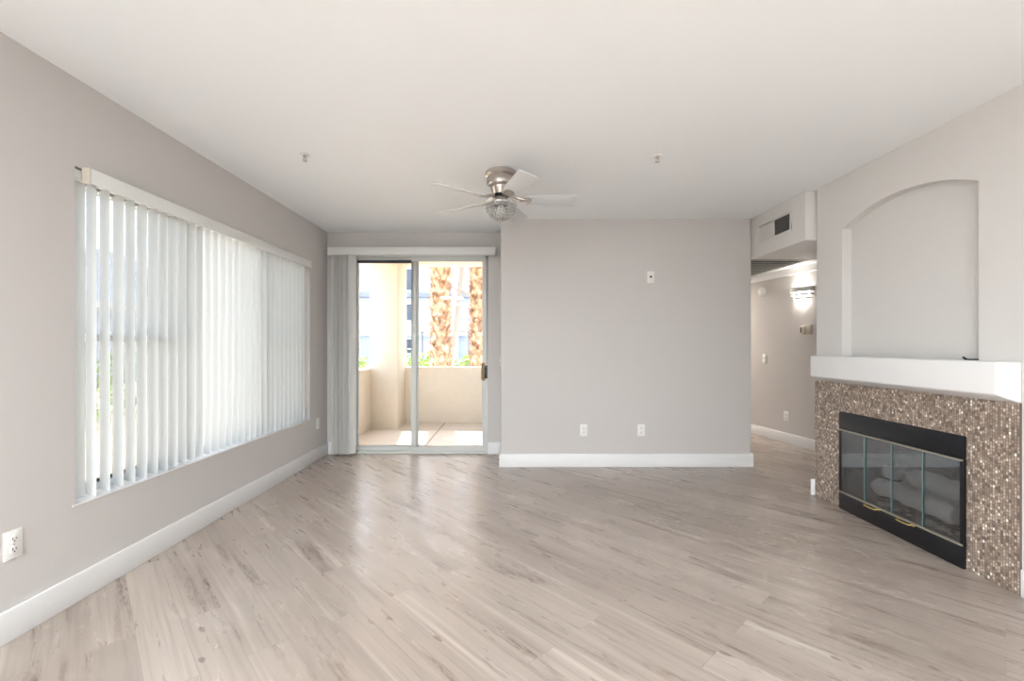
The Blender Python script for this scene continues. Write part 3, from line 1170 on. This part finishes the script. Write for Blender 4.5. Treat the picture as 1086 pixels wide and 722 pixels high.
# mantel: trapezoid section, underside sloping down to the wall
XF = XR - 0.125
sec = [(XF, 0.957), (XF, 1.116), (XR + 0.0, 1.116), (XR + 0.0, 0.918), (XR - 0.012, 0.918)]
m = MB().prism(sec, 2.184, 3.552, lambda u, v, d: (u, d, v))
tag(m.build('mantel_shelf', 'mantel', bevel=0.012, seg=3), 'thick white plaster mantel shelf above the mosaic fireplace surround', 'mantel')

fb = thing('fireplace_insert', 'black gas fireplace insert with folding glass doors set in the mosaic', 'fireplace', (XR, (FY0 + FY1) / 2, 0))
org = fb.location.copy()
X0, X1 = XR - 0.026, XR + 0.02
m = MB()
m.box(X0, X1, FY0 + 0.002, FY1 - 0.002, 0.585, FZ1 - 0.002)
m.build('top_panel', 'black', fb, org, bevel=0.004)
m = MB()
m.box(X0, X1, FY0 + 0.002, FY1 - 0.002, 0.0, 0.118)
m.build('bottom_panel', 'black', fb, org, bevel=0.004)
for (y0, y1) in ((FY0 + 0.002, FY0 + 0.022), (FY1 - 0.022, FY1 - 0.002)):
    MB().box(X0, X1, y0, y1, 0.118, 0.585).build('side_frame', 'black', fb, org, bevel=0.002)
for (z0, z1) in ((0.575, 0.585), (0.122, 0.132)):
    MB().box(X0 - 0.008, X0 + 0.006, FY0 + 0.003, FY1 - 0.003, z0, z1).build('door_rail', 'champagne', fb, org, bevel=0.002)
ys = [FY1 - 0.022 - (FY1 - FY0 - 0.044) * i / 4 for i in range(5)]
for i in range(4):
    ya, yb = ys[i + 1] + 0.0022, ys[i] - 0.0022
    g = MB().box(X0 + 0.002, X0 + 0.007, ya, yb, 0.132, 0.575).build('glass_door', 'fire_glass', fb, org)
    if i in (1, 2):
        yc = 3.06 if i == 1 else 2.80
        h = MB()
        h.tube([(X0 - 0.004, yc + 0.05, 0.118), (X0 - 0.022, yc + 0.045, 0.116), (X0 - 0.024, yc, 0.115), (X0 - 0.022, yc - 0.045, 0.116), (X0 - 0.004, yc - 0.05, 0.118)], 0.006, 8)
        h.tube([(X0 - 0.002, yc - 0.065, 0.122), (X0 - 0.014, yc - 0.065, 0.116)], 0.005, 8)
        h.build('handle', 'brass', g, org, smooth=True)
edge = plain('green_glass_edge', srgb(120, 150, 146), 0.2)
for i in range(1, 4):
    MB().box(X0 + 0.001, X0 + 0.008, ys[i] - 0.0022, ys[i] + 0.0022, 0.133, 0.574).build('glass_edge', edge, fb, org)
# firebox lining
m = MB()
xb = XR + 0.42
ins = 0.12
A = [(X1, FY0 + 0.02), (xb, FY0 + ins), (xb, FY1 - ins), (X1, FY1 - 0.02)]
for i in range(3):
    (xa, ya), (xc, yc) = A[i], A[i + 1]
    m.quad((xa, ya, 0.10), (xc, yc, 0.10), (xc, yc, 0.64), (xa, ya, 0.64))
m.add([(x, y_, 0.10) for x, y_ in A], [(0, 1, 2, 3)])
m.add([(x, y_, 0.64) for x, y_ in A], [(0, 1, 2, 3)])
m.build('firebox_lining', 'firebrick', fb, org)
# grate
m = MB()
for k in range(7):
    yy = 2.66 + k * 0.085
    m.tube([(XR + 0.09, yy, 0.17), (XR + 0.10, yy, 0.145), (XR + 0.33, yy, 0.145), (XR + 0.36, yy, 0.19)], 0.007, 6)
for xx in (XR + 0.12, XR + 0.31):
    m.tube([(xx, 2.62, 0.138), (xx, 3.21, 0.138)], 0.007, 6)
    for yy in (2.66, 3.17):
        m.tube([(xx, yy, 0.10), (xx, yy, 0.138)], 0.007, 6)
tag(m.build('fire_grate', 'black'), 'black log grate inside the fireplace', 'grate')


def log(label, a, c, r):
    a, c = Vector(a), Vector(c)
    n = 22
    pts, rads = [], []
    for i in range(n):
        s = i / (n - 1)
        p = a.lerp(c, s) + Vector((0.006 * math.sin(s * 9 + r * 400), 0, 0.005 * math.sin(s * 13 + r * 900)))
        pts.append(p)
        rads.append(r * (0.80 if i in (0, n - 1) else 1.0))
    mb = MB().tube(pts, rads, 22)
    ax = (c - a).normalized()
    for i, q in enumerate(mb.v):            # knobbly bark ridges
        q = Vector(q)
        t_ = (q - a).dot(ax)
        ctr = a + ax * t_
        k = 1.0 + random.uniform(-0.07, 0.07) + (0.07 if (i % 22) % 4 == 0 else 0.0) + 0.06 * math.sin(t_ * 40 + (i % 22))
        mb.v[i] = tuple(ctr + (q - ctr) * k)
    o = mb.build('fire_log', 'log', smooth=True)
    tag(o, label, 'log', 'gas logs in the fireplace')
    return o


log('grey ceramic log lying lowest across the front of the fireplace grate', (XR + 0.105, 2.62, 0.224), (XR + 0.12, 3.2, 0.224), 0.054)
log('grey ceramic log lying level across the back of the fireplace grate', (XR + 0.28, 2.70, 0.222), (XR + 0.27, 3.15, 0.222), 0.052)
log('grey ceramic log resting on top across both lower logs', (XR + 0.19, 2.58, 0.334), (XR + 0.20, 3.0, 0.338), 0.054)
log('short grey ceramic log leaning up at the far end of the fireplace', (XR + 0.11, 3.11, 0.334), (XR + 0.27, 3.13, 0.33), 0.043)
m = MB()
for i in range(60):
    p = Vector((XR + random.uniform(0.08, 0.36), random.uniform(2.62, 3.22), 0.108))
    r = random.uniform(0.012, 0.022)
    m.lathe([(0, -r * 0.4), (r, -r * .2), (r * .8, r * .5), (0, r * .7)], 6, c=p)
tag(m.build('ember_bed', 'ash'), 'loose grey ember pieces under the fireplace grate', 'embers', kind='stuff')

# small black clip on the mantel in the niche
m = MB().box(2.450, 2.476, 2.432, 2.490, 1.1165, 1.1225)
m.tube([(2.463, 2.488, 1.121), (2.463, 2.500, 1.125), (2.463, 2.508, 1.132)], 0.005, 8)
tag(m.build('cable_end', 'black_rubber', bevel=0.0015), 'small black cable end lying at the foot of the arched niche', 'cable')

# ------------------------------------------------------------------ unseen fill lights added behind the viewer and down the hall
for i, (x, y) in enumerate(((-1.5, -1.3), (-1.5, -2.9), (-0.3, -1.3), (-0.3, -2.9))):
    t = thing('ceiling_light', 'square lit ceiling light behind the viewer', 'ceiling light', (x, y, H), group='ceiling lights behind the viewer')
    ring(MB(), 'x', -0.32, 0.32, -0.32, 0.32, 0.03, -0.05, 0.0)
    f = MB()
    for (a0, a1, c0, c1) in ((-.32, .32, -.32, -.29), (-.32, .32, .29, .32), (-.32, -.29, -.29, .29), (.29, .32, -.29, .29)):
        f.box(a0, a1, c0, c1, -0.05, -0.0005)
    f.build('frame', 'trim', t)
    MB().box(-.29, .29, -.29, .29, -0.035, -0.03).build('diffuser', 'lamp_diffuser', t)
    d = bpy.data.lights.new('lamp', 'AREA')
    d.shape = 'SQUARE'
    d.size = 0.56
    d.energy = FILL_LAMP_POWER
    d.color = (0.88, 0.95, 1.0)
    o = bpy.data.objects.new('lamp', d)
    COL.objects.link(o)
    o.parent = t
    o.location = (0, 0, -0.052)

t = thing('ceiling_light', 'square lit ceiling light far down the hall', 'ceiling light', (2.75, 7.3, 2.125))  # added out of sight to brighten the hall
f = MB()
for (a0, a1, c0, c1) in ((-.15, .15, -.15, -.13), (-.15, .15, .13, .15), (-.15, -.13, -.13, .13), (.13, .15, -.13, .13)):
    f.box(a0, a1, c0, c1, -0.04, -0.0005)
f.build('frame', 'trim', t)
MB().box(-.13, .13, -.13, .13, -0.03, -0.026).build('diffuser', 'lamp_diffuser', t)
d = bpy.data.lights.new('lamp', 'AREA')
d.shape = 'SQUARE'
d.size = 0.25
d.energy = 15.0
d.color = (1.0, 0.92, 0.83)
o = bpy.data.objects.new('lamp', d)
COL.objects.link(o)
o.parent = t
o.location = (0, 0, -0.042)

# ------------------------------------------------------------------ patio
PX = -2.06
b = MB().box(-2.3, XP0, YF + 0.13, 7.4, -0.14, -0.015)
struct(b, 'floor_patio', 'slab', 'sunlit concrete patio floor beyond the sliding door', 'patio floor')
b = MB().box(-2.3, XP0 + 0.02, 7.2, 7.38, -0.14, 0.86)
struct(b, 'wall_patio', 'stucco', 'low cream stucco wall at the far side of the patio', 'low wall', bevel=0.012)
b = MB().box(-2.24, PX, YF + 0.14, 7.21, -0.14, 0.86)
struct(b, 'wall_patio_side', 'stucco', 'low cream stucco wall at the left side of the patio', 'low wall', bevel=0.012)
b = MB().box(PX - 0.02, -1.672, 6.70, 7.3, -0.14, 2.6)
struct(b, 'column_patio', 'stucco', 'square cream stucco column at the corner of the patio', 'column', bevel=0.014)
b = MB().box(-2.3, XP0 + 0.02, YF + 0.15, 7.4, 2.46, 2.66)
struct(b, 'ceiling_patio', 'patio_ceil', 'cream patio ceiling', 'ceiling')
# roof and upper storey of this building (shade for the patio and rooms)
b = MB().box(XL - T, 4.2, YB - 0.2, 7.9, 2.66, 5.6)
struct(b, 'wall_upper_storey', 'stucco', 'cream upper storey above the rooms', 'wall')

# ------------------------------------------------------------------ grounds
b = MB().box(-70, 70, -30, 90, -0.3, -0.16)
struct(b, 'ground', 'ground', 'pale gravel ground outside', 'ground')
b = MB().box(-30, 30, 20, 33, -0.2, -0.12)
struct(b, 'road', 'asphalt', 'pale parking drive outside', 'road')


def palm(label, x, y, r, h, lean=(0, 0)):
    t = thing('palm_tree', label, 'palm tree', (x, y, -0.16), group='palm trees beyond the patio wall')
    n = 14
    pts = [(lean[0] * (i / n) ** 2, lean[1] * (i / n) ** 2, h * i / n) for i in range(n + 1)]
    MB().tube(pts, [r * (1.12 - 0.2 * i / n) for i in range(n + 1)], 16).build('trunk', 'palm', t, smooth=True)
    m = MB()
    rows = int(h / 0.11)
    for j in range(rows):
        z = 0.1 + j * 0.11
        if z > h - 0.1:
            break
        cnt = 9
        for i in range(cnt):
            a = 2 * math.pi * (i + 0.5 * (j % 2)) / cnt + random.uniform(-.15, .15)
            c = Vector((lean[0] * (z / h) ** 2, lean[1] * (z / h) ** 2, z))
            er = Vector((math.cos(a), math.sin(a), 0)); et = Vector((-math.sin(a), math.cos(a), 0))
            rr = r * (1.1 - 0.2 * z / h)
            L_, w_ = random.uniform(.13, .21), random.uniform(.055, .085)
            out = random.uniform(.03, .075)
            sk = random.uniform(-.05, .05)
            p0 = c + er * (rr * 0.93)
            p1 = c + er * (rr + out) + Vector((0, 0, L_)) + et * sk
            th = er * 0.018
            vs = [p0 - et * w_, p0 + et * w_, p1 + et * w_ * .35, p1 - et * w_ * .35,
                  p0 - et * w_ - th, p0 + et * w_ - th, p1 + et * w_ * .3 - th, p1 - et * w_ * .3 - th]
            m.add(vs, [(0, 1, 2, 3), (4, 7, 6, 5), (0, 4, 5, 1), (1, 5, 6, 2), (2, 6, 7, 3), (3, 7, 4, 0)])
    m.build('leaf_bases', 'palm', t)
    m = MB()
    for k in range(18):
        a = 2 * math.pi * k / 18 + random.uniform(-.1, .1)
        el = random.uniform(-.3, .9)
        er = Vector((math.cos(a), math.sin(a), 0)); et = Vector((-math.sin(a), math.cos(a), 0))
        prev = None
        for i in range(9):
            s = i / 8
            c = Vector((lean[0], lean[1], h)) + er * (1.9 * s * math.cos(el * .6)) + Vector((0, 0, 1.9 * s * math.sin(el) - 1.1 * s * s))
            wd = 0.28 * math.sin(math.pi * min(1, s * .9 + .08)) + .01
            cur = (c - et * wd + Vector((0, 0, -.06)), c, c + et * wd + Vector((0, 0, -.06)))
            if prev:
                m.quad(prev[0], prev[1], cur[1], cur[0])
                m.quad(prev[1], prev[2], cur[2], cur[1])
            prev = cur
    m.build('crown', 'frond', t)
    return t


palm('shaggy tan palm trunk rising behind the patio wall beside the door stile', -1.40, 9.0, 0.165, 7.2)
palm('shaggy tan palm trunk behind the patio wall beside the door handle', -0.66, 9.3, 0.16, 7.0)

t = thing('slender_tree', 'thin grey leaning trunk between the two palms', 'tree', (-2.12, 15.0, -0.16))
MB().tube([(0, 0, 0), (0.2, 0, 1.4), (0.36, 0, 2.7), (0.52, 0, 4.2), (0.6, 0, 6.0)], [0.09, 0.085, 0.08, 0.07, 0.05], 10).build('trunk', 'thin_trunk', t, smooth=True)
m = MB()
m.tube([(0.42, 0, 3.2), (0.75, 0, 2.95), (0.9, .1, 2.75)], [0.04, 0.035, 0.03], 8)
m.tube([(0.42, 0, 3.1), (0.15, 0, 3.3), (-.1, .1, 3.35)], [0.035, 0.03, 0.02], 8)
m.build('branch', 'thin_trunk', t, smooth=True)
m = MB()
for i in range(500):
    c = Vector((random.gauss(.6, .8), random.gauss(0, .8), random.gauss(6.2, .6)))
    d = Vector((random.uniform(-1, 1), random.uniform(-1, 1), random.uniform(-.6, .6))).normalized() * .12
    e = d.cross(Vector((random.uniform(-1, 1), random.uniform(-1, 1), 1))).normalized() * .05
    m.quad(c - d, c - e, c + d, c + e)
m.build('foliage', 'leaf', t)


def shrub(label, x, y, r, h, n=420, group='shrubs beyond the patio wall'):
    t = thing('shrub', label, 'shrub', (x, y, -0.16), group=group)
    m = MB()
    for i in range(n):
        u, q = random.uniform(-1, 1), random.uniform(0, 2 * math.pi)
        s = math.sqrt(1 - u * u)
        k = random.uniform(.72, 1.04)
        c = Vector((r * k * s * math.cos(q), r * k * s * math.sin(q), h * .52 + h * .48 * k * u))
        d = Vector((random.uniform(-1, 1), random.uniform(-1, 1), random.uniform(-.4, 1))).normalized() * random.uniform(.06, .1)
        e = d.cross(Vector((random.uniform(-1, 1), random.uniform(-1, 1), 1))).normalized() * random.uniform(.025, .04)
        m.quad(c - d, c - e + d * .1, c + d, c + e + d * .1)
    m.build('foliage', 'leaf', t)
    m = MB()
    for i in range(6):
        a = i * 1.05
        m.tube([(0, 0, 0), (r * .3 * math.cos(a), r * .3 * math.sin(a), h * .4), (r * .6 * math.cos(a), r * .6 * math.sin(a), h * .75)], [.02, .015, .008], 6)
    m.build('stems', 'stem', t)
    return t


shrub('leafy green shrub seen between the stucco column and the door stile', -2.25, 10.2, 0.42, 1.30)
shrub('leafy green shrub just left of the tan palm beside the door stile', -1.75, 10.6, 0.36, 1.24)
shrub('leafy green shrub filling the gap between the two palms', -1.02, 10.4, 0.36, 1.14)
shrub('leafy green shrub at the foot of the palm beside the door handle', -0.62, 10.6, 0.30, 1.12)
shrub('leafy green shrub seen left of the stucco column over the side wall', -3.35, 10.0, 0.40, 1.10)

# far apartment building
ab = thing('apartment_building', 'pale apartment block with grey ledges and dark windows beyond the carport', 'building', (-4, 38, -0.16))
org = ab.location.copy()
MB().box(-20, 12, 38, 46, -0.16, 13).build('wall', 'far_wall', ab, org)
for (z0, z1, mt) in ((5.15, 5.5, 'far_grey'), (2.0, 2.35, 'far_band'), (8.3, 8.7, 'far_grey')):
    MB().box(-20, 12, 37.3, 38.0, z0, z1).build('ledge', mt, ab, org)
for (x0, x1) in ((-9.0, -7.9), (-6.7, -5.5), (-13.3, -12.5), (-2.6, -1.2), (2.0, 3.4)):
    for (z0, z1) in ((5.7, 7.6), (3.2, 4.7), (0.5, 1.8)):
        f = ring(MB(), 'x', x0, x1, z0, z1, 0.08, 37.9, 38.05).build('window', 'far_band', ab, org)
        MB().box(x0 + .08, x1 - .08, 37.95, 38.02, z0 + .08, z1 - .08).build('pane', 'far_glass', f, org)
for x in (-15.5, -11.2, -4.6, 0.4, 5.0):
    MB().box(x - 0.25, x + 0.25, 37.2, 38.0, -0.16, 13).build('pilaster', 'far_wall', ab, org)

cp = thing('carport', 'cream flat-roofed carport behind the palms', 'carport', (-2.5, 28, -0.12))
org = cp.location.copy()
m = MB().prism([(-6.1, 2.05), (-6.1, 2.45), (3.0, 2.95), (3.0, 2.15)], 26.8, 30.5, lambda u, v, d: (u, d, v))
m.build('roof', 'carport', cp, org)
for x in (-5.6, -2.7, 0.4, 2.6):
    MB().tube([(x, 28.6, -0.12), (x, 28.6, 2.2)], 0.07, 10).build('post', 'far_grey', cp, org)

# building and planting seen through the gaps of the left blind
ab2 = thing('apartment_building', 'pale apartment block glimpsed between the vanes of the left blind', 'building', (-15, 12, -0.16))
org = ab2.location.copy()
MB().box(-20, -14.5, 4.5, 24, -0.16, 4.6).build('wall', 'far_wall', ab2, org)
MB().box(-14.6, -14.1, 4.2, 24, 2.5, 2.75).build('ledge', 'far_band', ab2, org)
for y0 in (7.0, 10.5, 14.0, 18.0):
    for (z0, z1) in ((0.7, 2.0), (3.0, 4.1)):
        f = ring(MB(), 'y', y0, y0 + 1.4, z0, z1, 0.08, -14.55, -14.42).build('window', 'far_band', ab2, org)
        MB().box(-14.53, -14.46, y0 + .08, y0 + 1.32, z0 + .08, z1 - .08).build('pane', 'far_glass', f, org)
for i, (x, y, s) in enumerate(((-7.2, 7.6, .6), (-7.6, 9.4, .7), (-8.0, 11.4, .65), (-8.6, 13.6, .7))):
    sh = shrub('green shrub outside glimpsed between the vanes of the left blind', x, y, s, s * 1.9, 350, 'shrubs outside the left window')

# ------------------------------------------------------------------ light portals in the openings
portal('portal_window', (XL - 0.2, (WY0 + WY1) / 2, (WZ0 + WZ1) / 2), (0, R(-90), 0), WZ1 - WZ0, WY1 - WY0)
portal('portal_side', (XL - 0.2, (RY0 + RY1) / 2, (RZ0 + RZ1) / 2), (0, R(-90), 0), RZ1 - RZ0, RY1 - RY0)
portal('portal_door', ((DX0 + DX1) / 2, YF + 0.17, DZ1 / 2), (R(-90), 0, 0), DX1 - DX0, DZ1)
